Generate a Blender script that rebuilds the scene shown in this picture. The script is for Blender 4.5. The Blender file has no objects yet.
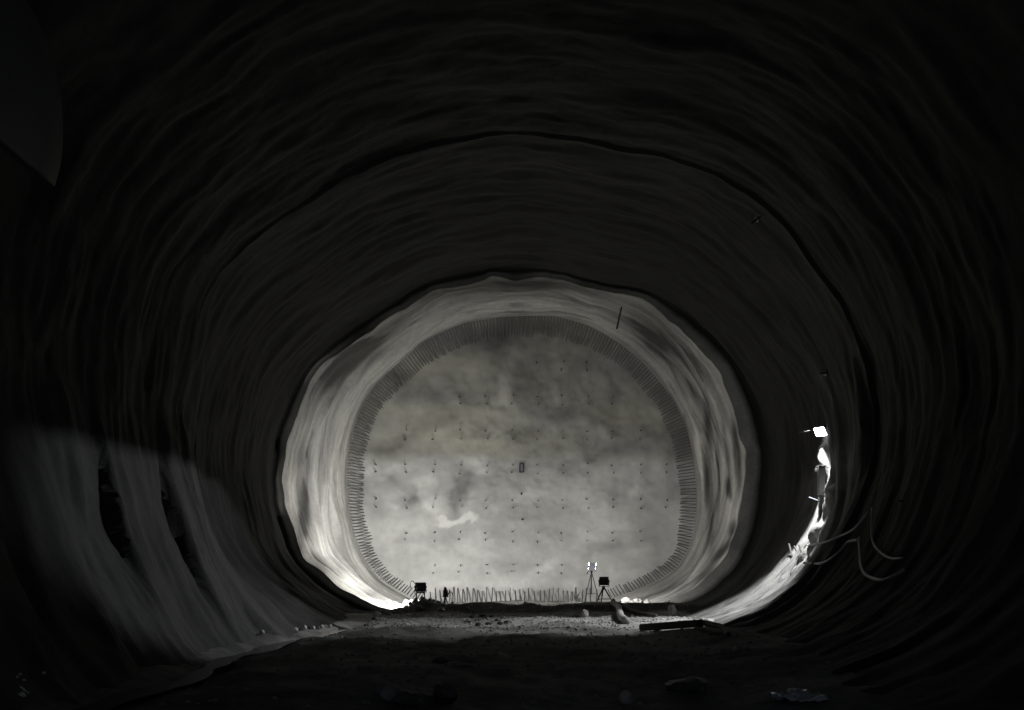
import bpy, bmesh, math, random
import numpy as np
from mathutils import Vector, Matrix

random.seed(7)
C = bpy.context.scene.collection
PI = math.pi
VX, VY, F, CAMH = 530.0, 560.0, 1000.0, 2.05

# ------------------------------------------------------------------ helpers
def P(x, y, D):
    """a point of the photograph (pixels) at distance D along the tunnel -> world"""
    return Vector(((x - VX) * D / F, D, (VY - y) * D / F + CAMH))

def hash3(ix, iy, iz, seed):
    h = (ix * 374761393 + iy * 668265263 + iz * 2147483647 + seed * 1274126177) & 0xFFFFFFFF
    h = ((h ^ (h >> 13)) * 1274126177) & 0xFFFFFFFF
    h = ((h ^ (h >> 16)) * 2246822519) & 0xFFFFFFFF
    return ((h ^ (h >> 15)) & 0xFFFFFF) / float(0xFFFFFF) * 2 - 1

def vnoise(x, y, z=0.0, seed=0):
    x, y, z = np.broadcast_arrays(np.asarray(x, float), np.asarray(y, float), np.asarray(z, float))
    ix, iy, iz = np.floor(x).astype(np.int64), np.floor(y).astype(np.int64), np.floor(z).astype(np.int64)
    fx, fy, fz = x - ix, y - iy, z - iz
    ux, uy, uz = [f * f * f * (f * (f * 6 - 15) + 10) for f in (fx, fy, fz)]
    def c(a, b, d): return hash3(ix + a, iy + b, iz + d, seed)
    def L(a, b, t): return a + (b - a) * t
    return L(L(L(c(0,0,0), c(1,0,0), ux), L(c(0,1,0), c(1,1,0), ux), uy),
             L(L(c(0,0,1), c(1,0,1), ux), L(c(0,1,1), c(1,1,1), ux), uy), uz)

def fbm(x, y, z=0.0, seed=0, octv=4, gain=.5):
    s, a, f = 0, 1.0, 1.0
    for k in range(octv):
        s = s + a * vnoise(np.asarray(x) * f, np.asarray(y) * f, np.asarray(z) * f, seed + k * 17)
        a *= gain; f *= 2.03
    return s

def sm(a, b, x):
    t = np.clip((np.asarray(x, float) - a) / (b - a), 0, 1)
    return t * t * (3 - 2 * t)

# ------------------------------------------------------------------ materials
def mat(name, col, rough=.8, metal=0., noise=0., nscale=8., bump=0., bscale=20., attr=None, spec=.5,
        emis=None, estr=0., contrast=None):
    m = bpy.data.materials.new(name); m.use_nodes = True
    nt = m.node_tree; b = nt.nodes['Principled BSDF']
    b.inputs['Base Color'].default_value = (*col, 1); b.inputs['Roughness'].default_value = rough
    b.inputs['Metallic'].default_value = metal
    b.inputs['Specular IOR Level'].default_value = spec
    tc = nt.nodes.new('ShaderNodeTexCoord')
    src = None
    if attr:
        a = nt.nodes.new('ShaderNodeAttribute'); a.attribute_name = attr; src = a.outputs['Color']
    if noise:
        n = nt.nodes.new('ShaderNodeTexNoise'); n.inputs['Scale'].default_value = nscale
        n.inputs['Detail'].default_value = 6; n.inputs['Roughness'].default_value = .65
        nt.links.new(tc.outputs['Object'], n.inputs['Vector'])
        mr = nt.nodes.new('ShaderNodeMapRange')
        mr.inputs['From Min'].default_value = .25; mr.inputs['From Max'].default_value = .75
        mr.inputs['To Min'].default_value = 1 - noise; mr.inputs['To Max'].default_value = 1 + noise
        nt.links.new(n.outputs['Fac'], mr.inputs['Value'])
        mx = nt.nodes.new('ShaderNodeMix'); mx.data_type = 'RGBA'; mx.blend_type = 'MULTIPLY'
        mx.inputs['Factor'].default_value = 1
        if src: nt.links.new(src, mx.inputs['A'])
        else: mx.inputs['A'].default_value = (*col, 1)
        nt.links.new(mr.outputs['Result'], mx.inputs['B']); src = mx.outputs['Result']
    if src: nt.links.new(src, b.inputs['Base Color'])
    if bump:
        n2 = nt.nodes.new('ShaderNodeTexNoise'); n2.inputs['Scale'].default_value = bscale
        n2.inputs['Detail'].default_value = 8; n2.inputs['Roughness'].default_value = .7
        nt.links.new(tc.outputs['Object'], n2.inputs['Vector'])
        bp = nt.nodes.new('ShaderNodeBump'); bp.inputs['Strength'].default_value = bump
        bp.inputs['Distance'].default_value = .05
        nt.links.new(n2.outputs['Fac'], bp.inputs['Height']); nt.links.new(bp.outputs['Normal'], b.inputs['Normal'])
    if emis:
        b.inputs['Emission Color'].default_value = (*emis, 1); b.inputs['Emission Strength'].default_value = estr
    return m

M = dict(
    lining=mat('shotcrete_lining', (.4,.4,.38), .82, attr='stain', noise=.16, nscale=5, bump=.55, bscale=5, spec=.3),
    face=mat('shotcrete_face', (.45,.44,.42), .75, attr='stain', noise=.10, nscale=2.5, bump=.3, bscale=3, spec=.3),
    ground=mat('muddy_ground', (.2,.19,.18), .85, attr='stain', noise=.35, nscale=4, bump=.9, bscale=7, spec=.3),
    rock=mat('broken_rock', (.36,.355,.34), .85, noise=.3, nscale=5, bump=.6, bscale=14, spec=.3),
    pale=mat('pale_broken_shotcrete', (.6,.59,.56), .8, noise=.2, nscale=6, bump=.5, bscale=14, spec=.3),
    darkrock=mat('dark_wet_rock', (.12,.12,.125), .5, noise=.3, nscale=5, bump=.6, bscale=14),
    steel=mat('dark_steel', (.10,.10,.105), .55, metal=.5, noise=.3, nscale=20),
    rod=mat('mortared_steel_rod', (.13,.13,.13), .7, noise=.35, nscale=3),
    rust=mat('rusty_rebar', (.055,.048,.043), .8, noise=.3, nscale=20),
    black=mat('black_painted_metal', (.02,.02,.022), .5, noise=.2, nscale=20),
    alu=mat('grey_aluminium', (.30,.33,.38), .45, metal=.3, noise=.15, nscale=20),
    cabinet=mat('grey_enamelled_steel', (.20,.20,.19), .5, noise=.2, nscale=10),
    cable=mat('grey_rubber_cable', (.62,.62,.6), .5, noise=.15, nscale=30),
    hose=mat('muddy_hose', (.42,.41,.38), .7, noise=.3, nscale=8, bump=.4, bscale=20),
    wood=mat('wet_dark_timber', (.07,.06,.05), .7, noise=.35, nscale=6, bump=.5, bscale=12),
    duct=mat('grey_duct_fabric', (.2,.2,.195), .6, noise=.1, nscale=3, bump=.15, bscale=4),
    plastic=mat('crumpled_blue_white_plastic', (.55,.6,.68), .25, noise=.15, nscale=8),
    foam=mat('white_foam', (.9,.92,.95), .6, noise=.1, nscale=20),
    water=mat('muddy_water', (.06,.06,.066), .17, noise=.2, nscale=2, bump=.35, bscale=6),
    glass=mat('lit_floodlight_glass', (.9,.9,.9), .3, emis=(1,.98,.93), estr=25),
    glass_hot=mat('lit_wall_lamp_glass', (.9,.9,.9), .3, emis=(.97,.98,1), estr=40),
)

# ------------------------------------------------------------------ object helpers
def tag(o, label=None, cat=None, group=None, kind=None):
    if label: o['label'] = label
    if cat: o['category'] = cat
    if group: o['group'] = group
    if kind: o['kind'] = kind
    return o

def thing(name, label, cat, loc=(0,0,0), rotz=0., group=None):
    o = bpy.data.objects.new(name, None); C.objects.link(o)
    o.location = loc; o.rotation_euler = (0, 0, rotz); o.empty_display_size = .2
    return tag(o, label, cat, group)

def obj(name, bm, m, parent=None, smooth=False):
    me = bpy.data.meshes.new(name); bm.to_mesh(me); bm.free()
    me.materials.append(m)
    if smooth:
        for p in me.polygons: p.use_smooth = True
    o = bpy.data.objects.new(name, me); C.objects.link(o)
    if parent: o.parent = parent
    return o

def grid_obj(name, V, nu, nv, m, closed=False, col=None, uv=False):
    """V: (nv, nu, 3)"""
    V = np.asarray(V).reshape(nv * nu, 3)
    faces = []
    for j in range(nv - 1):
        for i in range(nu if closed else nu - 1):
            i2 = (i + 1) % nu
            faces.append((j*nu + i, j*nu + i2, (j+1)*nu + i2, (j+1)*nu + i))
    me = bpy.data.meshes.new(name)
    me.from_pydata(V.tolist(), [], faces); me.update()
    me.polygons.foreach_set('use_smooth', [True] * len(me.polygons))
    if col is not None:
        a = me.color_attributes.new('stain', 'FLOAT_COLOR', 'POINT')
        c4 = np.ones((nv * nu, 4)); c4[:, :3] = np.asarray(col).reshape(-1, 3)
        a.data.foreach_set('color', c4.ravel())
    me.materials.append(m)
    o = bpy.data.objects.new(name, me); C.objects.link(o)
    return o

def bx(bm, c, s, rot=None, bevel=0.):
    r = bmesh.ops.create_cube(bm, size=1)
    vs = r['verts']
    mt = Matrix.Translation(Vector(c))
    if rot is not None: mt = mt @ rot.to_4x4()
    mt = mt @ Matrix.Diagonal((*s, 1))
    if bevel:
        es = list({e for v in vs for e in v.link_edges})
        bmesh.ops.transform(bm, matrix=Matrix.Diagonal((*s, 1)), verts=vs)
        rb = bmesh.ops.bevel(bm, geom=es, offset=bevel, segments=2, affect='EDGES')
        vs = list({v for f in rb['faces'] for v in f.verts} | {v for v in vs if v.is_valid})
        allv = set(vs); todo = list(vs)
        while todo:
            v = todo.pop()
            for e in v.link_edges:
                w = e.other_vert(v)
                if w not in allv: allv.add(w); todo.append(w)
        m2 = Matrix.Translation(Vector(c))
        if rot is not None: m2 = m2 @ rot.to_4x4()
        bmesh.ops.transform(bm, matrix=m2, verts=list(allv))
    else:
        bmesh.ops.transform(bm, matrix=mt, verts=vs)

def bar(bm, a, b, r0, r1=None, n=8):
    a, b = Vector(a), Vector(b); d = b - a
    if r1 is None: r1 = r0
    res = bmesh.ops.create_cone(bm, cap_ends=True, segments=n, radius1=r0, radius2=r1, depth=d.length)
    q = d.to_track_quat('Z', 'Y').to_matrix().to_4x4()
    bmesh.ops.transform(bm, matrix=Matrix.Translation((a + b) / 2) @ q, verts=res['verts'])

def smooth_path(pts, per=8):
    pts = [Vector(p) for p in pts]
    out = []
    n = len(pts)
    for i in range(n - 1):
        p0 = pts[max(0, i-1)]; p1 = pts[i]; p2 = pts[i+1]; p3 = pts[min(n-1, i+2)]
        for k in range(per):
            t = k / per
            out.append(.5 * ((2*p1) + (p2 - p0)*t + (2*p0 - 5*p1 + 4*p2 - p3)*t*t + (3*p1 - p0 - 3*p2 + p3)*t**3))
    out.append(pts[-1]); return out

def tube(bm, pts, r, n=8, per=8, jitter=0.):
    pts = smooth_path(pts, per)
    rings = []
    up = Vector((0, 0, 1))
    rs = r if callable(r) else (lambda t: r)
    for i, p in enumerate(pts):
        t = (pts[min(i+1, len(pts)-1)] - pts[max(i-1, 0)]).normalized()
        u = t.cross(up)
        if u.length < 1e-3: u = t.cross(Vector((1, 0, 0)))
        u.normalize(); w = u.cross(t)
        rr = rs(i / (len(pts)-1))
        rings.append([bm.verts.new(p + (u*math.cos(2*PI*k/n) + w*math.sin(2*PI*k/n)) * rr * (1 + random.uniform(-jitter, jitter))) for k in range(n)])
    for a, b in zip(rings, rings[1:]):
        for k in range(n):
            bm.faces.new((a[k], a[(k+1) % n], b[(k+1) % n], b[k]))
    bm.faces.new(rings[0][::-1]); bm.faces.new(rings[-1])

def rock_bm(s, seed, sub=2, rough=.35, flat=1.):
    bm = bmesh.new()
    bmesh.ops.create_icosphere(bm, subdivisions=sub, radius=1)
    rng = random.Random(seed)
    planes = []
    for k in range(9):
        d = Vector((rng.gauss(0,1), rng.gauss(0,1), rng.gauss(0,1))).normalized()
        planes.append((d, rng.uniform(.55, .9)))
    co = np.array([v.co[:] for v in bm.verts])
    nz = fbm(co[:,0]*1.7, co[:,1]*1.7, co[:,2]*1.7, seed, 3)
    for v, k in zip(bm.verts, nz):
        for d, h in planes:
            t = v.co.dot(d)
            if t > h: v.co -= d * (t - h)
        v.co *= 1 + rough * .35 * float(k)
        v.co = Vector((v.co.x * s[0], v.co.y * s[1], v.co.z * s[2] * flat))
    zmin = min(v.co.z for v in bm.verts)
    for v in bm.verts: v.co.z -= zmin * .72       # origin a little above the underside: the rock beds in
    return bm

# ------------------------------------------------------------------ tunnel lining
AX, AZ = -.5, CAMH + 4.0           # axis of the tunnel for polar radii
NU = 480
TH = np.linspace(-PI, PI, NU, endpoint=False)    # angle, 0 = right, pi/2 = crown

def ring_r(px, D):
    w = np.array([P(x, y, D)[:] for x, y in px])
    th = np.arctan2(w[:,2] - AZ, w[:,0] - AX); r = np.hypot(w[:,0] - AX, w[:,2] - AZ)
    o = np.argsort(th); th, r = th[o], r[o]
    th = np.concatenate([th[-3:] - 2*PI, th, th[:3] + 2*PI]); r = np.concatenate([r[-3:], r, r[:3]])
    return np.interp(TH, th, r)

def circ_smooth(r, k):
    w = np.hanning(2*k + 3)[1:-1]; w /= w.sum()
    return np.convolve(np.concatenate([r[-k:], r, r[:k]]), w, 'valid')

FACE_PX = [(410,598),(380,580),(362,555),(352,525),(347,490),(347,465),(352,435),(362,408),(378,383),(400,362),
 (425,343),(455,328),(490,319),(520,316.5),(560,318),(590,327),(615,341),(640,360),(660,382),(677,408),(688,435),
 (694,465),(697,495),(695,525),(689,550),(678,568),(663,579),(640,590),(610,600),(585,606),(540,613),(500,614),(450,609)]
E_PX = [(372,604),(350,593),(322,572),(303,558),(292,525),(284,500),(281,480),(283,455),(287,440),(295,415),(306,387),
 (325,362),(350,343),(380,324),(404,308),(432,293),(470,283),(520,276),(560,280),(590,288),(620,293),(645,303),(668,320),
 (690,340),(710,365),(727,395),(738,425),(745,455),(745,480),(740,510),(730,540),(715,565),(690,588),(660,602),
 (620,616),(570,624),(510,628),(450,624),(410,616)]
rF = circ_smooth(ring_r(FACE_PX, 50), 3)
rE = circ_smooth(ring_r(E_PX, 41), 2)

def bump_th(c, w):
    d = np.abs((TH - c + PI) % (2*PI) - PI)
    return np.exp(-(d / w) ** 2)

rE_s = circ_smooth(rE, 14)
low = sm(-.35, -.95, np.sin(TH))                      # 1 below the floor
rE2 = rE_s * (1.05 + .06 * bump_th(0.05, .6) + .02 * bump_th(-.5, .3))
rG = rE_s * (1.02 + .082 * bump_th(.08, .35) + .035 * bump_th(-.20, .18) + .06 * bump_th(-.45, .28) - .01 * bump_th(PI/2, .8))   # near the lamp
rH = rE_s * (1.0 - .05 * bump_th(PI, .8) - .05 * bump_th(-PI + .25, .5) - .05 * bump_th(PI/2, .9) + .02 * bump_th(0, .5) + .12 * bump_th(-PI + .80, .26))
rH2 = rH * (1.015 - .015 * bump_th(PI, .7) - .012 * bump_th(-PI + .5, .4))
rJ = rH * .97
KEYS = [(-4., rJ), (9., rJ), (9.1, rJ * 1.01), (26.4, rH2), (26.5, rH), (32.0, rG * (1 - .032 * bump_th(.1, .5) + .008 * bump_th(-.25, .1))), (32.4, rG), (40.9, rE2), (41., rE), (50., rF)]
KD = np.array([k[0] for k in KEYS]); KR = np.array([k[1] for k in KEYS])

def base_r(D):
    out = np.empty(NU)
    j = int(np.clip(np.searchsorted(KD, D) - 1, 0, len(KD) - 2))
    t = (D - KD[j]) / (KD[j+1] - KD[j])
    return KR[j] * (1 - t) + KR[j+1] * t

# rounds of excavation: small steps that face the camera, stronger at the known seams on the left wall
STEPS = [(21.0, .66, 0), (24.0, .10, 1), (24.6, .74, 2), (27.4, .42, 3), (29.9, .26, 4), (31.2, .10, 5), (34.6, .12, 6),
         (37.2, .12, 7), (19.2, .18, 8), (16.5, .2, 9), (13.6, .2, 10), (11., .15, 11)]
def step_off(D):
    """outward offset towards the camera from each seam, decaying over the round"""
    s = np.zeros(NU)
    for d, a, k in STEPS:
        wob = .45 * vnoise(TH * 2.1 + 3*k, 0 * TH, 0, 90 + k) + .12 * vnoise(TH * 9, 0*TH, 0, 130 + k)
        x = (d + wob) - D                        # > 0 on the camera side of the seam
        if k in (0, 2):
            amp = a * np.exp(-((TH + PI - (.34 if k == 0 else .38)) / (.17 if k == 0 else .22)) ** 2) + .06
        else: amp = a * np.clip(.62 + .75 * vnoise(TH * 3.3 + 11*k, 0*TH, 0, 50 + k), .05, 1.3) * (.18 + .82 * sm(.25, -.15, np.sin(TH)))
        s += np.where(x > 0, amp * sm(0, .22, x) * np.exp(-np.clip(x, 0, 9) / .6), 0)
    return s

def arc(n):           # periodic coordinates along the circumference
    return np.cos(TH) * n, np.sin(TH) * n

RING_BLOBS = [(342,378,52,20,-50,-.07,2),(520,284,110,9,0,-.06,2),(655,338,62,15,38,-.07,2),(303,515,7,42,3,-.17,3),(326,566,7,24,-50,-.13,3),(310,452,14,18,15,-.10,2),(366,596,14,6,20,-.14,2),  # stains; the crown's shade and lit edges are also put into the colour
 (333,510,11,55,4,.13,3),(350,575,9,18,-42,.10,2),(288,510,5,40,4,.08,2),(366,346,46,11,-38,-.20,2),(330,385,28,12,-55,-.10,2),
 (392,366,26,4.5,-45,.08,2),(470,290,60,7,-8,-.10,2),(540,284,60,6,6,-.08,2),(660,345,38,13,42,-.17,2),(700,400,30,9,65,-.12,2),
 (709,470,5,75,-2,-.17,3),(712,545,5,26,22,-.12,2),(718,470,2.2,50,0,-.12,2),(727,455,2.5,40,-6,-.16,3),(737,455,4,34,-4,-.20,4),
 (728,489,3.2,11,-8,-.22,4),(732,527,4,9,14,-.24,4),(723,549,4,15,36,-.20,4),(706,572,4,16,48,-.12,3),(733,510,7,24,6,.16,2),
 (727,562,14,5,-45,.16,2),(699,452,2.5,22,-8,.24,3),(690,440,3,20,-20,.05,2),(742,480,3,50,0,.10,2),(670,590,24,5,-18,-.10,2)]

def lining(name, Ds, colf=None):
    V, K = [], []
    for D in Ds:
        r = base_r(D).copy()
        cx, cy = arc(2.2)
        far = D > 40.95
        # streaky, circumferential unevenness
        fade = sm(50., 48.6, D) if far else 1.
        edge = sm(41., 42.2, D) if far else 1.
        n1 = fbm(cx, cy, D * 1.15, 3, 4, .55)
        n2 = fbm(cx * 2.2, cy * 2.2, D * .45, 5, 4)
        r += fade * (.06 + .05*edge) * n1 + fade * .07 * n2
        if far:
            r += fade * edge * .22 * np.clip(vnoise(cx*1.3, cy*1.3, D * .75, 21), -1, 1)
            r += fade * .28 * np.exp(-((D - 46.2) / 1.0) ** 2) * (.6 + .5 * vnoise(cx*1.5, cy*1.5, 0, 33))
            r += (1 - edge) * (.08 * vnoise(TH * 7, 0 * TH, 0, 61) + .05 * vnoise(TH * 17, 0*TH, 0, 62))
        elif D < 40.85:
            r += step_off(D)
        # rough outcrop of the lip in front of the wall lamp
        lip = np.exp(-((D - 31.5) / .8) ** 2) * bump_th(-.30, .22)
        r -= lip * (.10 + .20 * fbm(TH * 22, D * 2.2, 0, 71, 3))
        # bulge added just under the wall lamp to catch its beam
        r -= .34 * math.exp(-((D - 33.35) / .65) ** 2) * np.exp(-((TH + .062) / .045) ** 2) * (1 + .4 * fbm(TH * 40, D * 3, 0, 73, 3))
        x = AX + np.cos(TH) * r; z = AZ + np.sin(TH) * r
        V.append(np.stack([x, np.full(NU, D) + (.05 * fbm(cx*3, cy*3, D, 9, 3) if not far else 0), z], -1))
        # colour: bands of different batches of shotcrete, seeps, stains, and painted light and shade
        st = fbm(cx * .9, cy * .9, D * 1.3, 41, 5, .6)
        pt = fbm(cx * 2.6, cy * 2.6, D * .5, 47, 4)
        k = (.50 if far else .42) + .11 * st + .05 * pt
        patch = sm(.55, .85, fbm(cx * 1.5 + 5, cy * 1.5, D * 1.6, 55, 3))
        k = k * (1 - .40 * patch)
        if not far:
            lamp_strip = sm(-.02, -.14, TH) * sm(-1.15, -.7, TH) * math.exp(-((D - 32.) / 3.6) ** 2)  # wall painted paler where the lamp's strip of light falls
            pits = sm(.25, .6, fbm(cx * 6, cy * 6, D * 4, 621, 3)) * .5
            k = k * (.052 + .105 * float(sm(33, 27, D)) + .62 * lamp_strip * (1 - pits))  # unlit near and middle walls darkened, their shade put into the colour
        else:
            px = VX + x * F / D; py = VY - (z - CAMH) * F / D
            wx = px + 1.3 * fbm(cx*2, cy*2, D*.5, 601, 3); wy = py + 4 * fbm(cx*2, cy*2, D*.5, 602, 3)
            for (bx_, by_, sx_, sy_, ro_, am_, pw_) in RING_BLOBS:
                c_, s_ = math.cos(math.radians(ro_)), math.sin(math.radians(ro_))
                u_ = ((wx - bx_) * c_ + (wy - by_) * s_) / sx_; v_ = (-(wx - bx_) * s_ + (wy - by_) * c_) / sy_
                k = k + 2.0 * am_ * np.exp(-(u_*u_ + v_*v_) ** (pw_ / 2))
            k = k * (1 - .30 * bump_th(PI/2, .75))  # dims the crown: its shade is put into the colour
            k = k * (1 + .45 * (fbm(cx * 1.1, cy * 1.1, D * 3.4, 611, 4, .6)) * .6)
        k = np.clip(k, .03 if not far else .08, .80)
        tint = .5 + .5 * vnoise(cx*1.2, cy*1.2, D*.5, 77)
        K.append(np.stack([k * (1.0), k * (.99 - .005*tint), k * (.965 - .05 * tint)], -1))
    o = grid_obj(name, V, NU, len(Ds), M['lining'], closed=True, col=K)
    tag(o, kind='structure'); return o

lining('wall_far', np.concatenate([np.arange(41., 50.05, .1)]))
mid = list(np.arange(26.5, 40.9, .12)) + [40.9]
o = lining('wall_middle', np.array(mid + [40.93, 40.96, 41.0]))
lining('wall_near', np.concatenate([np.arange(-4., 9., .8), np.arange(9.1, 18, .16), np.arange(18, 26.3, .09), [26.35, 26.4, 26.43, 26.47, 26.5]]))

# ------------------------------------------------------------------ the tunnel face
NT = 110
ts = np.linspace(0, 1.012, NT)
def face_stain(px, py):
    n = fbm(px / 46, py / 40, 0, 201, 5, .55); n2 = fbm(px / 15, py / 14, 0, 207, 4)
    n3 = fbm(px / 70 + 9, py / 26, 0, 215, 4)
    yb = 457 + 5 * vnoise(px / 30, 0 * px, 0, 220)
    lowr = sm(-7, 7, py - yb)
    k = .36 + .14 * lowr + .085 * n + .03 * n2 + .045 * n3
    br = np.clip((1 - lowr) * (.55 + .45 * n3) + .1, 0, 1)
    def blob(x, y, sx, sy, rot, a, p=2):
        c, s = math.cos(math.radians(rot)), math.sin(math.radians(rot))
        wx = px + 3.5 * fbm(px/12, py/12, 0, 230, 3); wy = py + 3.5 * fbm(px/12, py/12, 0, 240, 3)
        u = ((wx - x) * c + (wy - y) * s) / sx; v = (-(wx - x) * s + (wy - y) * c) / sy
        return 2.1 * a * np.exp(-(np.abs(u)**2 + np.abs(v)**2) ** (p/2))
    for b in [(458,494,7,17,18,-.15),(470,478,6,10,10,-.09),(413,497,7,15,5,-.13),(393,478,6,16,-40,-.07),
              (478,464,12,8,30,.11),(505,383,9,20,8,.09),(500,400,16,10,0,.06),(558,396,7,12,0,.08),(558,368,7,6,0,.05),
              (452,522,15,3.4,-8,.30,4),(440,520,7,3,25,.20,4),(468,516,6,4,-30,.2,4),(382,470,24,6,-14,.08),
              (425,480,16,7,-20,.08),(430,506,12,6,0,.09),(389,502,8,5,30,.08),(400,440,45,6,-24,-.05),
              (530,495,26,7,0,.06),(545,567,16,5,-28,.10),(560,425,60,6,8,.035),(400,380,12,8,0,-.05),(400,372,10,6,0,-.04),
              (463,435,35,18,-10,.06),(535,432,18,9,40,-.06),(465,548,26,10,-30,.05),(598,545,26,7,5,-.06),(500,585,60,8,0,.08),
              (440,587,30,8,0,.05),(636,492,5,5,0,.12),(566,470,16,9,0,-.05),(548,335,40,14,0,-.06),(480,340,40,14,-12,-.06)]:  # foot blobs lighten, crown blobs darken: lamp falloff put into the colour
        k = k + blob(*b)
    # swirl of sprayed mortar right of the dark smudge
    d = np.hypot((px - 478) / 22, (py - 497) / 24); k = k + .05 * np.exp(-((d - 1) / .16) ** 2)
    k = np.clip(k, .14, .8)
    return np.stack([k, k * (1 - .012 * br), k * (.985 - .13 * br)], -1)
V, K = [], []
for t in ts:
    r = rF * t
    x = AX + np.cos(TH) * r; z = AZ + .0 + np.sin(TH) * r
    y = 50.0 + .55 * (1 - min(t, 1) ** 2) + .12 * fbm(x / 2.2, z / 2.0, 0, 301, 4) * sm(1.0, .9, t) + .02 * fbm(x*1.5, z*1.5, 0, 302, 3)
    px = VX + x * 20; py = VY - (z - CAMH) * 20
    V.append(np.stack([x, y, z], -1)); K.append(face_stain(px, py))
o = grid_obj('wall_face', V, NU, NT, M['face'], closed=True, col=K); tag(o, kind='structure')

# forepole rods around the rim
def rim_point(th):
    r = np.interp(th, np.concatenate([TH, [PI]]), np.concatenate([rF, rF[:1]]))
    return r
bm = bmesh.new(); bar(bm, (0,0,0), (0,0,1), 1., n=7)
rod0 = bpy.data.meshes.new('forepole_rod'); bm.to_mesh(rod0); bm.free(); rod0.materials.append(M['rod'])
def sector(x, y):
    if y > 585 and 425 < x < 625: return 'standing upright along the foot of the tunnel face'
    if y > 552: return 'in the lower left bend of the face rim' if x < 520 else 'in the lower right bend of the face rim'
    if y > 440: return 'on the left side of the face rim' if x < 520 else 'on the right side of the face rim'
    if y > 345: return 'on the upper left shoulder of the face rim' if x < 520 else 'on the upper right shoulder of the face rim'
    return 'hanging along the crown of the face rim'
def spoke(o, a, b, r):
    d = b - a
    o.matrix_world = Matrix.Translation(a) @ d.to_track_quat('Z', 'Y').to_matrix().to_4x4() @ Matrix.Diagonal((r, r, d.length, 1))
# walk the rim at even spacing (upper rim + a straight foot row)
thd = np.linspace(math.radians(-52.5), math.radians(180 + 50.5), 4000)
rr = np.array([rim_point(((t + PI) % (2*PI)) - PI) for t in thd])
pts = np.stack([AX + np.cos(thd) * rr, AZ + np.sin(thd) * rr], -1)
seg = np.concatenate([[0], np.cumsum(np.hypot(*np.diff(pts, axis=0).T))])
N_R = 262
for s in np.linspace(0, seg[-1], N_R):
    s = s + random.uniform(-.022, .022)
    x = float(np.interp(s, seg, pts[:,0])); z = float(np.interp(s, seg, pts[:,1]))
    t = math.atan2(z - AZ, x - AX)
    ppx, ppy = VX + x*20, VY - (z - CAMH)*20
    L = .82 + .16 * math.sin(t) + random.uniform(-.05, .06)
    if ppy > 545: L *= .88
    sa, sb_ = max(s - .6, 0), min(s + .6, seg[-1])
    tx = float(np.interp(sb_, seg, pts[:,0]) - np.interp(sa, seg, pts[:,0])); tz = float(np.interp(sb_, seg, pts[:,1]) - np.interp(sa, seg, pts[:,1]))
    nrm = Vector((tz, 0, -tx)).normalized()          # outward normal of the rim
    dirn = (Vector((math.cos(t), 0, math.sin(t))) * .3 + nrm * .7).normalized()
    tilt = random.uniform(-.035, .035); tn = Vector((-math.sin(t), 0, math.cos(t)))
    out = Vector((x, 49.35, z)) - dirn * .16
    inn = Vector((x, 50.12, z)) - dirn * L + tn * tilt * L
    o = bpy.data.objects.new('forepole_rod', rod0); C.objects.link(o)
    spoke(o, inn, out, random.uniform(.022, .029))
    tag(o, 'thin grey steel forepole rod ' + sector(ppx, ppy), 'rod', 'forepole rods around the rim of the tunnel face')
for i in range(36):
    x = 430 + i * 4.75 + random.uniform(-1, 1)
    a = P(x + random.uniform(-1, 1), 589.5 + random.uniform(-2.5, 2.5), 49.95); b = P(x + random.uniform(-.7, .7), 605, 49.3)
    o = bpy.data.objects.new('forepole_rod', rod0); C.objects.link(o)
    spoke(o, a, b, random.uniform(.022, .032))
    tag(o, 'thin grey steel forepole rod ' + sector(x, 590), 'rod', 'forepole rods around the rim of the tunnel face')

# anchor stubs in a grid on the face
NUMW = ['first', 'second', 'third', 'fourth', 'fifth', 'sixth', 'seventh', 'eighth', 'ninth', 'tenth', 'eleventh', 'twelfth']
bm = bmesh.new(); bar(bm, (0,0,-.15), (0,0,.38), .03, n=7)
stub0 = bpy.data.meshes.new('anchor_stub'); bm.to_mesh(stub0); bm.free(); stub0.materials.append(M['steel'])
rows = [(366, 6, 8), (399, 3, 9), (434, 1, 10), (468, 0, 11), (503, 0, 11), (536, 1, 10), (568, 2, 8)]
xs = [376, 406, 433.5, 460, 486, 512, 538, 562.5, 588, 613, 640.5, 666.5]
def face_y(x, z):
    th = math.atan2(z - AZ, x - AX); t = math.hypot(x - AX, z - AZ) / float(rim_point(th))
    return 50.0 + .55 * (1 - min(t, 1) ** 2) + float(.12 * fbm(x / 2.2, z / 2.0, 0, 301, 4)) * float(sm(1.0, .9, t))
for ri, (y, i0, i1) in enumerate(rows):
    for ci, i in enumerate(range(i0, i1 + 1)):
        for half in (0, 1):
            w = P(xs[i] + random.uniform(-1.5, 1.5), y + (-4 if half == 0 else 4) + random.uniform(-1, 1), 50)
            fy = face_y(w.x, w.z)
            o = bpy.data.objects.new('anchor_stub', stub0); C.objects.link(o)
            d = Vector((random.uniform(-.14, .14), -1, random.uniform(-.25, .05)))
            o.matrix_world = Matrix.Translation((w.x, fy, w.z)) @ d.to_track_quat('Z', 'Y').to_matrix().to_4x4()
            tag(o, f"{'upper' if half == 0 else 'lower'} steel stub of the {NUMW[ci]} pair from the left, {NUMW[ri]} row down the face",
                'anchor', 'pairs of anchor stubs on the tunnel face')

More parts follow.
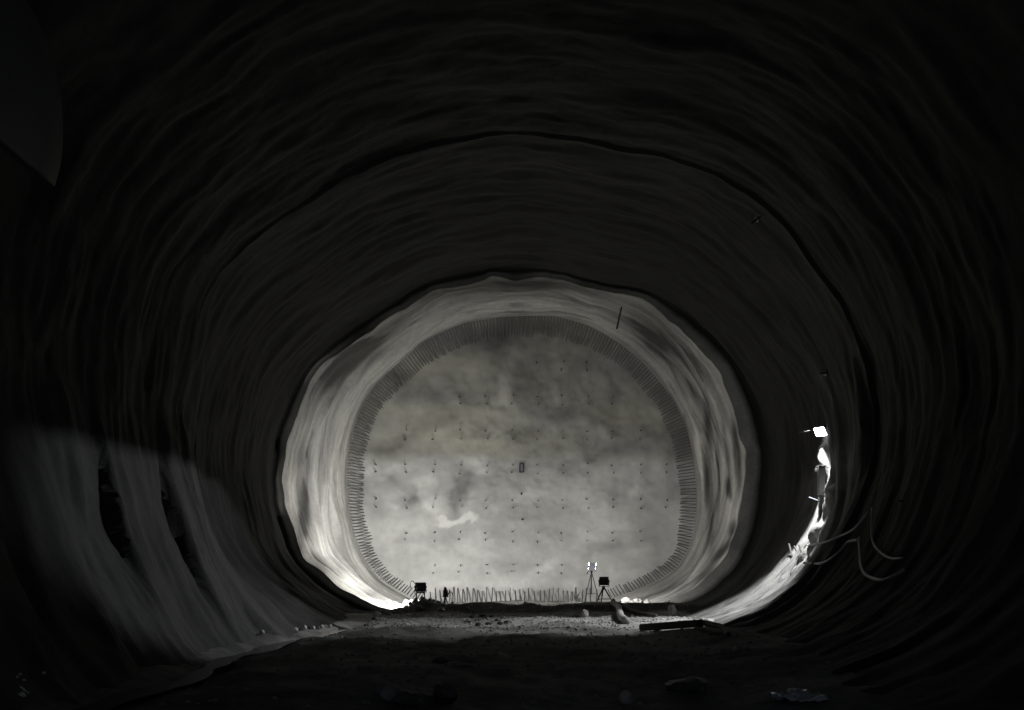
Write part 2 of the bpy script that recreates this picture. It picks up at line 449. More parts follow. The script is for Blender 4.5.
# survey targets in the middle of the face
def target(px, py, w, h, label, frame):
    q = P(px, py, 50); fy = face_y(q.x, q.z)
    t = thing('survey_target', label, 'survey target', (q.x, fy, q.z), 0, 'survey targets on the face')
    bm = bmesh.new(); bar(bm, (0, .15, 0), (0, -.16, 0), .03); obj('stub', bm, M['steel'], t)
    bm = bmesh.new(); bx(bm, (0, -.17, 0), (w, .03, h), bevel=.008); obj('plate', bm, M['alu' if frame else 'black'], t)
    if frame:
        bm = bmesh.new()
        for sx in (-1, 1): bx(bm, (sx*w/2, -.19, 0), (.055, .06, h), bevel=.008)
        for sz in (-1, 1): bx(bm, (0, -.19, sz*h/2), (w + .05, .06, .05), bevel=.008)
        obj('frame', bm, M['black'], t)
target(521.5, 467, .17, .42, 'dark framed upright survey plate at the middle of the face', True)
target(521.5, 493, .09, .13, 'small black survey target just below the framed plate', False)
target(522.5, 519, .11, .10, 'small black survey target lowest under the framed plate', False)

# ------------------------------------------------------------------ ground
_gd = np.arange(0., 50.01, .5); _gx = []
for D in _gd:
    r = base_r(min(D, 49.99)); xa = AX + np.cos(TH) * r; za = AZ + np.sin(TH) * r
    m = (np.abs(za + .02) < .12) & (xa < 0); _gx.append(xa[m].mean() if m.any() else -6.3)
_gx = np.convolve(np.pad(np.array(_gx), 4, 'edge'), np.ones(9) / 9, 'valid')
def gutter_x(D): return np.interp(D, _gd, _gx) + .75
def floor_h(x, D):
    x = np.asarray(x, float); D = np.asarray(D, float)
    z = .05 * fbm(x / 2.6, D / 2.6, 0, 401, 4) + .035 * fbm(x / .7, D / .7, 0, 405, 4)
    z = z + np.where(D < 30, .06 * fbm(x / 1.4, D / 1.8, 0, 408, 4), 0)
    # low berm in front of the face
    crest = 39.7 + .35 * vnoise(x * .6, 0 * x, 0, 410)
    b = np.exp(-((D - crest) / np.where(D < crest, .6, 1.1)) ** 2)
    z = z + b * (.30 + .05 * vnoise(x * 1.3, 0*x, 0, 412) - .02 * x / 8)
    z = z + .28 * np.exp(-((x + 4.25) / .5) ** 2 - ((D - 40.6) / 1.0) ** 2)        # heap under the left floodlight
    z = z - .34 * np.exp(-((x + 6.35) / 1.25) ** 2) * sm(38, 39.2, D) * sm(42.5, 41, D)
    z = z + .12 * np.exp(-((x + 6.0) / 1.2) ** 2) * np.exp(-((D - 44.6) / 1.4) ** 2) * (1 + .8 * fbm(x * 2.4, D * 2.4, 0, 417, 3))
    z = z + (.20 * np.exp(-((x - 4.2) / .45) ** 2) + .24 * np.exp(-((x - 5.6) / .9) ** 2)) * np.exp(-((D - 42.0) / .9) ** 2) * (1 + .8 * fbm(x * 2.4, D * 2.4, 0, 418, 3))                   # hollow at its left
    # gutter along the left wall, small ramp of muck at the right
    z = z - .24 * np.exp(-((x - gutter_x(D) + .25 * vnoise(D * .5, 0 * D, 0, 415)) / .5) ** 2) * sm(35, 31, D)
    z = z + .22 * np.exp(-((x - 5.4) / 1.3) ** 2) * np.exp(-((D - 31.0) / 1.2) ** 2)
    # muck ridge at the right of the near floor
    z = z + .25 * sm(2.5, 5.5, x) * sm(29.8, 26, D)
    return z
Df = np.concatenate([np.arange(1.0, 12, .25), np.arange(12, 28, .13), np.arange(28, 43.5, .08), np.arange(43.5, 50.7, .16)])
NX = 260
V, K = [], []
for D in Df:
    r = base_r(min(D, 49.99)); x_all = AX + np.cos(TH) * r; z_all = AZ + np.sin(TH) * r
    m = np.abs(z_all + .05) < .35
    m = np.abs(z_all - .35) < .45
    xl, xr = x_all[m & (x_all < 0)].min() if (m & (x_all < 0)).any() else -7, x_all[m & (x_all > 0)].max() if (m & (x_all > 0)).any() else 7
    x = np.linspace(xl - .15, xr + .15, NX)
    z = floor_h(x, np.full(NX, D))
    V.append(np.stack([x, np.full(NX, D), z], -1))
    n = fbm(x / 1.6, D / 1.6, 0, 430, 5, .6)
    wet = sm(.1, .6, fbm(x / 4, D / 2.2, 0, 440, 4))
    far_pale = sm(29.5, 31.5, D)  # ground paler beyond the near floor
    k = np.clip((.20 + .20 * far_pale) * (1 + .35 * n) * (1 - .35 * wet * (1 - .5*far_pale)), .05, .6)
    k = k * (1 - .72 * sm(38.6, 39.1, D) * sm(41.2, 40.4, D))       # shade of the berm put into the colour
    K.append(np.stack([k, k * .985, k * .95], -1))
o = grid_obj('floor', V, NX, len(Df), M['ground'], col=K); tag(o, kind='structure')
def gz(x, D): return float(floor_h(np.array([x]), np.array([D]))[0])

# ------------------------------------------------------------------ floodlights
def aim_rot(d): return Vector(d).to_track_quat('-Z', 'Y')

def area_light(name, loc, d, size, power, col, parent=None, spread=PI):
    l = bpy.data.lights.new(name, 'AREA'); l.shape = 'RECTANGLE'; l.size, l.size_y = size
    l.energy = power; l.color = col; l.spread = spread
    o = bpy.data.objects.new(name, l); C.objects.link(o)
    o.location = loc; o.rotation_euler = aim_rot(d).to_euler()
    return o

def flood_head(parent, loc, d, w, h, dep, m_back='black', name='lamp_head', rim=.9):
    """rectangular floodlight housing with cooling fins on its back, glass in front (towards d)"""
    q = Vector(d).to_track_quat('Y', 'Z').to_matrix()
    bm = bmesh.new()
    bx(bm, (0, 0, 0), (w, dep * .55, h), bevel=.02)
    bx(bm, (0, -dep * .42, 0), (w * .62, dep * .35, h * .62), bevel=.015)
    for k in range(7):
        bx(bm, (-w*.42 + k * w*.14, -dep * .34, 0), (.012, dep * .3, h * .86))
    for v in bm.verts: v.co = q @ v.co + Vector(loc)
    hd = obj(name, bm, M[m_back], parent)
    bm = bmesh.new(); bx(bm, (0, dep * .29, 0), (w * rim, .015 if rim < 1 else .03, h * .86), bevel=.004)
    for v in bm.verts: v.co = q @ v.co + Vector(loc)
    obj('lamp_glass', bm, M['glass'], hd)
    bm = bmesh.new()
    for sx in (-1, 1):
        bx(bm, (sx * (w/2 + .02), 0, -h * .25), (.02, .05, h * .8), bevel=.004)
        bar(bm, (sx * (w/2 - .01), 0, 0), (sx * (w/2 + .05), 0, 0), .03)
    bx(bm, (0, 0, -h * .66), (w + .06, .05, .02), bevel=.004)
    for v in bm.verts: v.co = Matrix.Rotation(Vector(d).to_track_quat('Y','Z').to_euler().z, 3, 'Z') @ v.co + Vector(loc)
    obj('yoke', bm, M['steel'], parent)
    return hd

def tripod(parent, height, spread, rot=0., r=.022, m='steel', spreader=True, topf=.8, column=True):
    top = Vector((0, 0, height * topf))
    for k in range(3):
        a = rot + 2*PI*k/3
        f = Vector((math.cos(a) * spread, math.sin(a) * spread, 0))
        bm = bmesh.new(); bar(bm, top, top.lerp(f, .55), r); bar(bm, top.lerp(f, .5), f, r * .75)
        lg = obj('leg', bm, M[m], parent)
        bm = bmesh.new(); bar(bm, f - Vector((0,0,.02)), f + (top - f).normalized() * .08, r * 1.3); obj('foot', bm, M['black'], lg)
    bm = bmesh.new(); bar(bm, (0, 0, height * (.28 if column else .8)), (0, 0, height), r * 1.15); obj('column', bm, M[m], parent)
    bm = bmesh.new(); bar(bm, (0, 0, height * (topf - .04)), (0, 0, height * (topf + .03)), r * 2.2); obj('collar', bm, M['black'], parent)
    if spreader:
        bm = bmesh.new()
        for k in range(3):
            a = rot + 2*PI*k/3
            bar(bm, (0, 0, height * .30), (math.cos(a) * spread * .62, math.sin(a) * spread * .62, height * .30), r * .6)
        obj('spreader', bm, M[m], parent)

WARM = (1, .985, .945)
# tall tripod lamp, deep in the chamber
D1 = 46.0; b1 = P(591.5, 601, D1); b1.z = gz(b1.x, D1)
t = thing('tripod_floodlight', 'taller tripod floodlight with grey blue lamp head near the face', 'floodlight', b1)
h1 = P(593, 566.5, D1).z - b1.z
tripod(t, h1 - .18, .42, rot=.35, topf=.97)
d1 = Vector((-.06, 1, .25)).normalized()
flood_head(t, (0.04, 0, h1), d1, .30, .33, .22, 'alu', rim=1.16)
L1 = area_light('floodlight_beam', (.04 + d1.x*.1, d1.y*.1, h1 + d1.z*.1), d1, (.32, .26), 42, WARM); L1.parent = t
# lower tripod lamp on the berm
D2 = 40.2; b2 = P(603.5, 604, D2); b2.z = gz(b2.x, D2)
t = thing('tripod_floodlight', 'lower black tripod floodlight on the berm in front of the taller one', 'floodlight', b2)
h2 = P(604, 581, D2).z - b2.z
tripod(t, h2 - .2, .44, rot=-.35, r=.03, m='black', topf=.97, column=False)
d2 = Vector((.38, 1, .08)).normalized()
flood_head(t, (.02, 0, h2), d2, .37, .34, .24, 'black')
L2 = area_light('floodlight_beam', (.02 + d2.x*.12, d2.y*.12, h2 + d2.z*.12), d2, (.32, .27), 130, WARM); L2.parent = t
# floodlight on the rubble heap at the left
D3 = 41.7; b3 = P(420.5, 601, D3); b3.z = gz(b3.x, D3)
t = thing('floodlight', 'black floodlight on a low stand on the rubble heap at the left', 'floodlight', b3)
h3 = P(420.5, 587, D3).z - b3.z
d3 = Vector((-.5, 1, .05)).normalized()
flood_head(t, (0, 0, h3), d3, .46, .38, .28, 'black')
bm = bmesh.new()
bar(bm, (-.24, .16, .02), (.24, .16, .02), .025); bar(bm, (-.24, -.2, .02), (.24, -.2, .02), .025)
for sx in (-.2, .2):
    bar(bm, (sx, -.2, .02), (sx*.8, 0, h3 - .2), .022); bar(bm, (sx, .16, .02), (sx*.8, 0, h3 - .2), .022)
bar(bm, (-.17, 0, h3 - .22), (.17, 0, h3 - .22), .022)
obj('stand', bm, M['black'], t)
bm = bmesh.new(); tube(bm, [(-.24, 0, h3 + .14), (-.33, -.03, h3 + .25), (-.42, -.02, h3 + .16), (-.40, -.05, h3 - .05)], .018); obj('handle', bm, M['steel'], t)
L3 = area_light('floodlight_beam', (d3.x*.15, d3.y*.15, h3 + d3.z*.15), d3, (.42, .33), 560, WARM); L3.parent = t

# small instrument on short legs right of it
D4 = 41.2; b4 = P(445.5, 602, D4); b4.z = gz(b4.x, D4)
hh = P(445, 587, D4).z - b4.z
t = thing('survey_instrument', 'small dark hooded instrument on short legs at the foot of the face', 'instrument', b4)
bm = bmesh.new()
bar(bm, (0, 0, hh * .52), (0, 0, hh * .8), .13, .10, 10); bar(bm, (0, 0, hh * .78), (0, 0, hh), .12, .02, 10)
obj('hood', bm, M['black'], t)
for k in range(3):
    a = .4 + 2*PI*k/3
    bm = bmesh.new(); bar(bm, (0, 0, hh * .55), (math.cos(a)*.16, math.sin(a)*.16, 0), .022); obj('leg', bm, M['black'], t)
bm = bmesh.new(); tube(bm, [(.08, 0, hh*.6), (.19, 0, hh*.78), (.29, 0, hh*.66), (.31, .02, hh*.3)], .02); obj('carrying_hook', bm, M['steel'], t)

# bundle of bent wires near the tall tripod
D5 = 47.5; b5 = P(577, 600, D5); b5.z = gz(b5.x, D5)
bm = bmesh.new()
for k in range(11):
    a = random.uniform(0, 2*PI); s = random.uniform(.05, .28); hgt = random.uniform(.15, .5)
    tube(bm, [(random.uniform(-.08,.08), random.uniform(-.08,.08), -.02), (math.cos(a)*s*.5, math.sin(a)*s*.5, hgt*.7), (math.cos(a)*s, math.sin(a)*s, hgt)], .014, 6, 4)
bx(bm, (.06, 0, .09), (.22, .16, .2), bevel=.02)
o = obj('wire_bundle', bm, M['steel']); o.location = b5
tag(o, 'spiky bundle of bent wires on the ground left of the tripods', 'wire bundle')

# ------------------------------------------------------------------ lamp on the right wall with cabinet and post
DL = 33.0
lp = P(820, 432, DL)
t = thing('wall_floodlight', 'lit floodlight high on the right tunnel wall', 'floodlight', lp)
facing = (Vector((0, 0, CAMH)) - lp).normalized()
dl = Vector((-.72, -.45, -.53)).normalized()
q = dl.to_track_quat('Y', 'Z').to_matrix()
bm = bmesh.new()
bx(bm, (0, -.10, 0), (.45, .16, .33), bevel=.02)
for k in range(6): bx(bm, (-.14 + k*.056, -.2, 0), (.012, .08, .22))
for v in bm.verts: v.co = q @ v.co
hd = obj('lamp_head', bm, M['black'], t)
bm = bmesh.new(); bx(bm, (0, -.01, 0), (.42, .02, .30), bevel=.005)
for v in bm.verts: v.co = q @ v.co
obj('lamp_glass', bm, M['glass_hot'], hd)
bm = bmesh.new(); tube(bm, [q @ Vector((0, -.2, 0)), (.3, .16, .12), (.55, .2, .1), (.95, .2, .05)], .035); obj('bracket', bm, M['steel'], t)

def spot(name, loc, d, size, blend, power, col, sx=1., sy=1., roll=0., rad=.05, parent=None):
    l = bpy.data.lights.new(name, 'SPOT'); l.spot_size = math.radians(size); l.spot_blend = blend
    l.energy = power; l.color = col; l.shadow_soft_size = rad
    o = bpy.data.objects.new(name, l); C.objects.link(o)
    z = -Vector(d).normalized()
    y = Vector((0, 1, 0)); y = (y - z * y.dot(z)).normalized(); x = y.cross(z)
    R = Matrix((x, y, z)).transposed() @ Matrix.Rotation(roll, 3, 'Z')
    o.matrix_world = Matrix.Translation(loc) @ R.to_4x4() @ Matrix.Diagonal((sx, sy, 1, 1))
    if parent:
        o.parent = parent; o.matrix_parent_inverse = Matrix.Translation(-parent.location)
    return o
COOL = (.97, .985, 1)
sl = lp + Vector((-.16, -.06, -.16))
aimA = P(738, 619, 32.3) - sl
spot('wall_floodlight_beam', sl, aimA, 108, .3, 3600, COOL, sy=.45, roll=math.radians(4), parent=t)
# extra wide spot added at the lamp to reach the left wall
sb = lp + Vector((-.22, -.12, .02))
aimB = Vector((-9.6, 27., CAMH + .4)) - sb
spot('wall_floodlight_spill', sb, aimB, 51, .3, 3600, (.93, .97, 1), sx=.46, sy=1, parent=t, rad=.004)
bm = bmesh.new()
zc = lp.z
yv = Vector((aimB.x, aimB.y, 0)).normalized(); sv = Vector((-yv.y, yv.x, 0))
# added plate, unseen: its front edge sets the upper cut-off of the beam
vt = [Vector((-.22, -.12, .075)) + sv*a*.34 + yv*b for a, b in ((-1, -.05), (1, -.05), (1.3, .36), (-1.3, .36))]
drop = .60 * .085 + .075
for v, bb in zip(vt, (0, 0, 1, 1)):
    if bb: v.z = .02 - .36 * .085
top = [bm.verts.new(v) for v in vt]; bot = [bm.verts.new(v + Vector((0, 0, .012))) for v in vt]
bm.faces.new(top); bm.faces.new(bot[::-1])
for k in range(4): bm.faces.new((top[k], bot[k], bot[(k+1) % 4], top[(k+1) % 4]))
bmesh.ops.recalc_face_normals(bm, faces=bm.faces)
obj('added_visor', bm, M['black'], t)

# electric cabinet on a post under the lamp
pc = P(821, 481, DL - .2)
foot = P(823, 548, DL - .2)
t = thing('electric_cabinet', 'narrow grey electric cabinet on a post below the wall floodlight', 'cabinet', (pc.x, pc.y, foot.z))
hz = pc.z - foot.z
bm = bmesh.new(); bx(bm, (0, 0, hz), (.21, .2, .92), bevel=.015); cb = obj('body', bm, M['cabinet'], t)
bm = bmesh.new(); bx(bm, (-.01, -.11, hz), (.17, .02, .84), bevel=.006); dr = obj('door', bm, M['cabinet'], cb)
bm = bmesh.new(); bx(bm, (0, -.02, hz + .48), (.27, .28, .04), bevel=.01); obj('canopy', bm, M['cabinet'], t)
bm = bmesh.new(); bx(bm, (0, -.02, hz - .5), (.26, .22, .06), bevel=.008); obj('bracket', bm, M['black'], t)
bm = bmesh.new(); bx(bm, (.02, 0, hz/2 - .3), (.13, .13, hz - .35), bevel=.01); obj('post', bm, M['steel'], t)
bm = bmesh.new(); bar(bm, (-.10, -.09, 0.05), (-.10, -.09, hz - .46), .018); obj('conduit', bm, M['cable'], t)
bm = bmesh.new(); bar(bm, (-.36, -.1, hz - .56), (-.10, -.1, hz - .66), .02); bar(bm, (-.36, -.1, hz - .56), (-.38, .02, hz - .54), .02); obj('arm', bm, M['alu'], t)
bm = bmesh.new(); bx(bm, (-.18, -.06, hz + .36), (.10, .08, .12), bevel=.03); bar(bm, (-.14, -.06, hz+.36), (-.08, -.04, hz+.36), .03); obj('socket', bm, M['foam'], t)

# bent rebar ends sticking out of the lit wall
def wall_pt(px, py, off=0., lo=24., hi=41.):
    """where the sight line through a pixel meets the right/left lining (radius test)"""
    D = lo
    while D < hi:
        p = P(px, py, D); r = math.hypot(p.x - AX, p.z - AZ)
        th = math.atan2(p.z - AZ, p.x - AX)
        rb = float(np.interp(th, TH, base_r(D)))
        if r >= rb - off: return p
        D += .05
    return P(px, py, hi)
REB = [([(789,544),(792,556),(796,569)], 'leftmost'), ([(794,546),(797,553),(798,565)], 'middle'), ([(799,545),(802,556),(803,563)], 'rightmost')]
for pl, w in REB:
    bm = bmesh.new()
    tube(bm, [wall_pt(x, y, .28 - .16*k, 32.4) for k, (x, y) in enumerate(pl)], .03, 7, 5, .1)
    o = obj('rebar_end', bm, M['rust']); tag(o, f'{w} of three bent rebar ends on the brightly lit right wall', 'rebar', 'rebar ends on the lit right wall')

# cables hanging on the right wall
CAB = [([(808,545),(825,542),(840,536),(855,528),(868,512)], .03, 'upper thin cable sagging across the dark right wall from the cabinet'),
       ([(804,563),(822,563),(838,553),(848,542),(858,540)], .035, 'lower thin cable sagging across the dark right wall'),
       ([(859,538),(860,552),(861,566),(866,575),(880,580),(893,576),(904,570)], .035, 'hanging cable with a straight upper part and a loose loop'),
       ([(872,508),(872,538),(878,550),(890,558),(902,558)], .025, 'rightmost faint cable loop on the dark right wall')]
for pl, r, lb in CAB:
    bm = bmesh.new(); tube(bm, [wall_pt(x, y, .16, 20., 33.5) for x, y in pl], r, 7, 6)
    o = obj('cable', bm, M['cable'], smooth=True); tag(o, lb, 'cable', 'cables on the right wall')

# rod hanging from the lit crown, small brackets in the vault
bm = bmesh.new(); a = wall_pt(622, 305, -.1, 40, 49); bar(bm, a, P(617, 328, a.y - .3), .035)
bx(bm, P(617, 328, a.y - .3), (.1, .1, .08), bevel=.02)
o = obj('hanging_rod', bm, M['steel']); tag(o, 'dark steel rod hanging from the lit crown above the face', 'rod')
def anchor_plate(px, py, lo, hi, label):
    a = wall_pt(px, py, .02, lo, hi)
    n = Vector((AX - a.x, 0, AZ - a.z)).normalized()
    t = thing('rock_bolt', label, 'rock bolt', a)
    q = n.to_track_quat('Z', 'Y').to_matrix()
    bm = bmesh.new(); bx(bm, (0, 0, .02), (.15, .15, .03), bevel=.006)
    for v in bm.verts: v.co = q @ v.co
    obj('plate', bm, M['alu'], t)
    bm = bmesh.new(); bar(bm, (0, 0, -.3), (0, 0, .22), .025); bar(bm, (0, 0, .035), (0, 0, .08), .045, n=6)
    for v in bm.verts: v.co = q @ v.co
    obj('bolt', bm, M['steel'], t)
anchor_plate(757, 219, 12, 33, 'bolt with square plate high in the dark vault on the right')
anchor_plate(908, 503, 12, 33, 'bolt with square plate on the dark right wall near the cables')
anchor_plate(826, 373, 20, 36, 'bolt with square plate on the right wall above the floodlight')

# ventilation duct, upper left
sec = [(54,184),(60,160),(62,130),(59,90),(46,42),(24,0),(-10,-36),(-45,-52),(-80,-30),(-92,10),(-84,52),(-60,88),(-20,128),(18,160)]
rings = []
bm = bmesh.new()
DD = [14.0, 13.97, 13.6] + [13.2 - .8*k for k in range(18)]
base = [P(x, y, 14.) for x, y in sec]
base = smooth_path(base + [base[0]], 4)[:-1]
cen = sum(base, Vector()) / len(base)
for j, D in enumerate(DD):
    sc = 1 + (.03 if j in (1, ) else 0) - .015 * (j % 4 == 0)
    ring = []
    for p in base:
        w = cen + (p - cen) * sc; ring.append(bm.verts.new((w.x, D, w.z)))
    rings.append(ring)
nb = len(base)
for a, b in zip(rings, rings[1:]):
    for k in range(nb): bm.faces.new((a[k], b[k], b[(k+1) % nb], a[(k+1) % nb]))
inner = [bm.verts.new(cen + (p - cen) * .93) for p in base]
for k in range(nb): bm.faces.new((rings[0][k], rings[0][(k+1) % nb], inner[(k+1) % nb], inner[k]))
deep = [bm.verts.new(Vector((v.co.x, 1., v.co.z))) for v in inner]
for k in range(nb): bm.faces.new((inner[k], inner[(k+1) % nb], deep[(k+1) % nb], deep[k]))
bmesh.ops.recalc_face_normals(bm, faces=bm.faces)
t = thing('ventilation_duct', 'large grey sagging ventilation duct in the dark upper left corner', 'duct', (0,0,0))
o = obj('duct_tube', bm, M['duct'], t, smooth=True)
for D in (13.4, 10.2, 7.0):
    bm = bmesh.new(); topp = Vector((cen.x, D, max(p.z for p in base)))
    bar(bm, topp - Vector((0,0,.05)), topp + Vector((0, 0, 1.6)), .015); obj('hanger', bm, M['steel'], t)

# ------------------------------------------------------------------ things on the floor
def ground_pt(px, py):
    """where the sight line through a pixel meets the ground"""
    Ds = np.arange(11.5, 49.5, .03)
    xs_ = (px - VX) * Ds / F; zs_ = (VY - py) * Ds / F + CAMH
    hit = np.nonzero(zs_ <= floor_h(xs_, Ds))[0]
    return P(px, py, float(Ds[hit[0]]) if len(hit) else 40.)
def on_ground(x, D): return Vector((x, D, gz(x, D)))

# bent log / pipe pieces by the lower tripod
def log(pts, r, name, label, m, cat, jit=.1):
    bm = bmesh.new(); tube(bm, pts, r, 10, 6, jit)
    o = obj(name, bm, M[m], smooth=True); return tag(o, label, cat)
def gp(px, py, up=0.):
    p = ground_pt(px, py); p.z = gz(p.x, p.y) + up; return p
log([gp(583,607,.12), gp(600,607.5,.14), gp(612,607.5,.16), gp(622,609,.14)], .07, 'pipe', 'thin pale pipe lying along the ground before the lower tripod', 'hose', 'pipe')
log([gp(612,609,.22), gp(618,613,.24), gp(621,620,.12), gp(626,624,.10)], lambda t: .10 + .035*t, 'hose', 'thick bent muddy hose with a stubby end facing us', 'hose', 'hose')
log([gp(616,608,.16), gp(628,613,.13), gp(640,616,.11), gp(656,617.5,.07)], lambda t: .10 - .05*t, 'branch', 'tapering dark log lying to the right of the bent hose', 'wood', 'log')
# timber along the edge of the lit strip
bm = bmesh.new()
a, b = gp(642, 631), gp(701, 629)
a.z += .10; b.z += .15
d = (b - a); q = d.to_track_quat('X', 'Z').to_matrix()
bx(bm, (a + b) / 2, (d.length, .24, .2), q, .03)
o = obj('timber_beam', bm, M['wood']); tag(o, 'dark squared timber beam at the near edge of the lit ground', 'timber')
log([gp(701,628,.16), gp(712,630,.14), gp(722,632,.12), gp(729,637,.06)], lambda t: .085 - .03*t, 'branch', 'thin dark curved branch running on from the timber beam end', 'wood', 'branch')

def rock(px, py, s, label, m='rock', seed=0, group=None, flat=.75, cat='rock'):
    p = gp(px, py)
    bm = rock_bm(s, seed, 2, flat=flat)
    o = obj('rock', bm, M[m]); o.location = p; o.rotation_euler = (0, 0, seed * 1.7)
    tag(o, label, cat, group); return o
rock(672, 615, (.2,.18,.24), 'pale pointed rock brightly lit right of the log', 'pale', 3, flat=1.)
rock(585, 617, (.14,.15,.19), 'pale angular rock left of the bent muddy hose', 'pale', 5, flat=1.)
rock(576, 617.5, (.2,.2,.12), 'dark flat rock beside the pale angular rock', 'darkrock', 6)
rock(692, 625.5, (.16,.16,.16), 'small round rock on the ground behind the timber beam', 'rock', 8)
rock(626, 607, (.12,.12,.13), 'small rock between the lower tripod and the log', 'rock', 9)
rock(613, 604.5, (.13,.13,.2), 'small dark rock on the berm crest just right of the lower tripod', 'darkrock', 11)
rock(420, 609.5, (.2,.2,.14), 'grey rock on the slope just below the left floodlight heap', 'rock', 12)
rock(388, 615, (.17,.17,.15), 'grey rock left of the heap, nearer the left wall', 'rock', 13)
rock(377, 617, (.16,.16,.17), 'pale rock nearest the left wall at the lit ground edge', 'pale', 14)
rock(375, 621, (.12,.12,.12), 'small bluish rock just below the pale rock by the left wall', 'darkrock', 15)
rock(441, 611, (.16,.16,.13), 'grey rock on the ground below the small hooded instrument', 'rock', 16)
rock(404, 611, (.12,.12,.1), 'small rock between the heap and the grey rocks by the left wall', 'rock', 17)
# pile of dark stones, left of the middle of the lit ground
pile = [(468,622),(473,618),(478,621),(482,616.5),(487,620),(492,617),(497,621),(503,619),(508,623),(500,625),(489,625),(478,626)]
for k, (x, y) in enumerate(pile):
    rock(x, y, (random.uniform(.09,.17), random.uniform(.08,.14), random.uniform(.06,.12)), 'dark stone in the low pile on the middle of the lit ground', 'darkrock', 40+k, 'pile of dark stones on the lit ground')
# near boulders at the bottom of the frame
rock(391, 700, (.24,.22,.24), 'dark boulder leftmost of the heap at the bottom of the frame', 'rock', 61)
rock(412, 697, (.34,.22,.16), 'long flat slab lying on the heap at the bottom of the frame', 'rock', 62, flat=.6)
rock(403, 705, (.22,.2,.2), 'dark rock in front of the long flat slab', 'darkrock', 63)
rock(421, 706, (.24,.22,.16), 'dark rock below the right end of the long flat slab', 'darkrock', 66)
rock(443, 704, (.28,.22,.26), 'bluish square rock rightmost of the heap at the bottom of the frame', 'darkrock', 64)
rock(627, 704, (.13,.13,.16), 'lone small rock at the bottom of the frame right of the middle', 'pale', 65)
rock(440, 663, (.18,.18,.12), 'dark rock alone on the dark floor above the bottom heap', 'darkrock', 67)
rock(690, 690, (.4,.3,.2), 'large dark rock on the near right floor', 'darkrock', 68)
rock(735, 652, (.07,.07,.12), 'small glinting stone on the dark floor under the branch end', 'pale', 69)
rock(718, 653, (.06,.06,.10), 'tiny glinting stone left of the glinting stone', 'pale', 70)
# fragments along the berm, the heap and the gutter
for k in range(26):
    x = random.uniform(-4.0, 5.6); D = 39.7 + random.uniform(-.5, .5)
    s = random.uniform(.03, .075)
    bm = rock_bm((s*1.2, s, s), 100+k, 1); o = obj('rock', bm, M['rock']); o.location = on_ground(x, D)
    tag(o, 'small loose stone on the crest of the long low berm', 'rock', 'loose stones on the berm crest')
for k in range(16):
    a = random.uniform(0, 2*PI); rr_ = random.uniform(.1, .95)
    x, D = -4.5 + math.cos(a)*rr_, 40.4 + math.sin(a)*rr_*.9
    s = random.uniform(.05, .11)
    bm = rock_bm((s*1.2, s, s), 150+k, 1); o = obj('rock', bm, M['rock']); o.location = on_ground(x, D)
    tag(o, 'loose stone of the rubble heap around the left floodlight stand', 'rock', 'rubble heap under the left floodlight')
for k in range(22):
    x, D = random.uniform(-7.2, -5.0), random.uniform(43.4, 46)
    s = random.uniform(.07, .16)
    bm = rock_bm((s*1.2, s, s), 180+k, 1); o = obj('rock', bm, M['pale']); o.location = on_ground(x, D)
    tag(o, 'pale stone in the glaring strip left of the left floodlight', 'rock', 'brightly lit stones left of the left floodlight')
for k in range(20):
    x, D = random.uniform(3.7, 6.4), random.uniform(41.2, 42.6)
    s = random.uniform(.08, .2)
    bm = rock_bm((s*1.2, s, s), 210+k, 1); o = obj('rock', bm, M['pale']); o.location = on_ground(x, D)
    tag(o, 'pale stone in the glaring heap right of the tripods', 'rock', 'brightly lit stones right of the tripods')
for k in range(9):
    px = 262 + k * 8.5
    bm = rock_bm((.09, .08, .08), 240+k, 1); o = obj('rock', bm, M['pale']); o.location = gp(px, 634 - k*.75)
    tag(o, 'small pale stone by the far end of the gutter along the left wall', 'rock', 'pale stones at the gutter')
# white foam scraps, lower left corner
for k, (x, y, s) in enumerate([(20,690,.05),(23,692,.06),(22,697,.07),(27,694,.04),(18,696,.035),(20,675,.03),(17,678,.035),(44,674,.04),(15,698,.03),(24,681,.03)]):
    bm = rock_bm((s, s*.8, s*.7), 260+k, 1)
    p = wall_pt(x, y, .02, 9, 20); g = ground_pt(x, y)
    if g.y < p.y: p = g
    o = obj('foam_scrap', bm, M['foam']); o.location = p
    tag(o, 'white foam scrap at the foot of the left wall, bottom left corner', 'foam scrap', 'white foam scraps in the bottom left corner')
# crumpled plastic sheet, lower right
pp = gp(798, 702)
nu, nv = 26, 14
V = []
for j in range(nv):
    u = np.linspace(-.36, .36, nu); v = (j / (nv-1) - .5) * .5
    zz = .07 + .05 * fbm(u*7, np.full(nu, v*7), 0, 500, 3) + .03*np.abs(vnoise(u*16, np.full(nu, v*14), 0, 505))
    V.append(np.stack([u + .02*vnoise(u*9, np.full(nu, v*9), 1, 506), v + 0*u, zz], -1))
o = grid_obj('plastic_sheet', V, nu, nv, M['plastic']); o.location = pp
sd = o.modifiers.new('thickness', 'SOLIDIFY'); sd.thickness = .006
tag(o, 'crumpled bluish plastic sheet on the dark floor at lower right', 'plastic sheet')

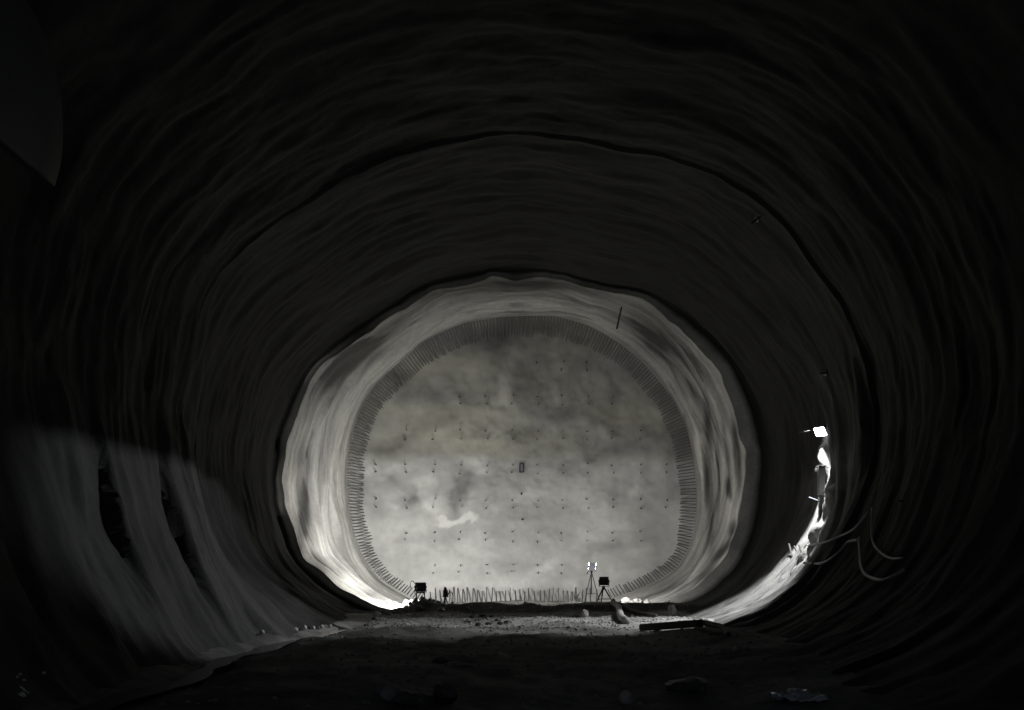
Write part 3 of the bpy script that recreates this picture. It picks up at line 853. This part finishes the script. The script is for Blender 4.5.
# water standing in the gutter along the left wall
V = []
ys = np.arange(14., 31.5, .25)
for D in ys:
    c = float(gutter_x(D)) - .25 * float(vnoise(np.array([D*.5]), np.array([0.]), 0, 415)[0])
    w = .24 + .12 * float(vnoise(np.array([D*1.1]), np.array([3.]), 0, 420)[0])
    u = np.linspace(-w, w, 7)
    V.append(np.stack([c + u, np.full(7, D), np.full(7, -.12) + .012*float(vnoise(np.array([D*.2]), np.array([7.]), 0, 421)[0])], -1))
o = grid_obj('water_puddle', V, 7, len(ys), M['water']); tag(o, kind='structure')

# gravel: uncountable chips scattered over the ground
bm = bmesh.new()
gpos = []
for k in range(2600):
    zone = random.random()
    if zone < .6: x, D = random.uniform(-5.5, 7.0), random.uniform(29.5, 39.5)
    elif zone < .8: x, D = random.uniform(-6, 6), random.uniform(14, 30)
    else: x, D = random.uniform(-6, 6), random.uniform(40, 49)
    gpos.append((x, D))
gzs = floor_h(np.array([g[0] for g in gpos]), np.array([g[1] for g in gpos]))
for (x, D), z0 in zip(gpos, gzs):
    s = random.uniform(.015, .05) * (1.25 if random.random() < .1 else 1)
    r = bmesh.ops.create_icosphere(bm, subdivisions=1, radius=s)
    z0 = float(z0)
    for v in r['verts']:
        v.co = Vector((v.co.x * random.uniform(.8, 1.4), v.co.y * random.uniform(.7, 1.3), v.co.z * .8)) + Vector((x, D, z0 + s*.3))
o = obj('gravel', bm, M['rock']); tag(o, 'fine gravel scattered over the tunnel floor', 'gravel', kind='stuff')

# ------------------------------------------------------------------ camera, world, view
cam = bpy.data.cameras.new('camera'); co = bpy.data.objects.new('camera', cam); C.objects.link(co)
co.location = (0, 0, CAMH); co.rotation_euler = (PI/2, 0, 0)
cam.sensor_width = 36; cam.lens = F / 1024 * 36
cam.shift_x = -(VX - 512) / 1024; cam.shift_y = (VY - 355) / 1024
cam.clip_start = .05; cam.clip_end = 300
sc = bpy.context.scene; sc.camera = co
w = bpy.data.worlds.new('world'); sc.world = w; w.use_nodes = True
bg = w.node_tree.nodes['Background']; bg.inputs['Color'].default_value = (.75, .85, 1, 1); bg.inputs['Strength'].default_value = .11
sc.view_settings.view_transform = 'Standard'; sc.view_settings.look = 'None'
sc.view_settings.gamma = 1; sc.view_settings.use_curve_mapping = False
sc.view_settings.exposure = 0
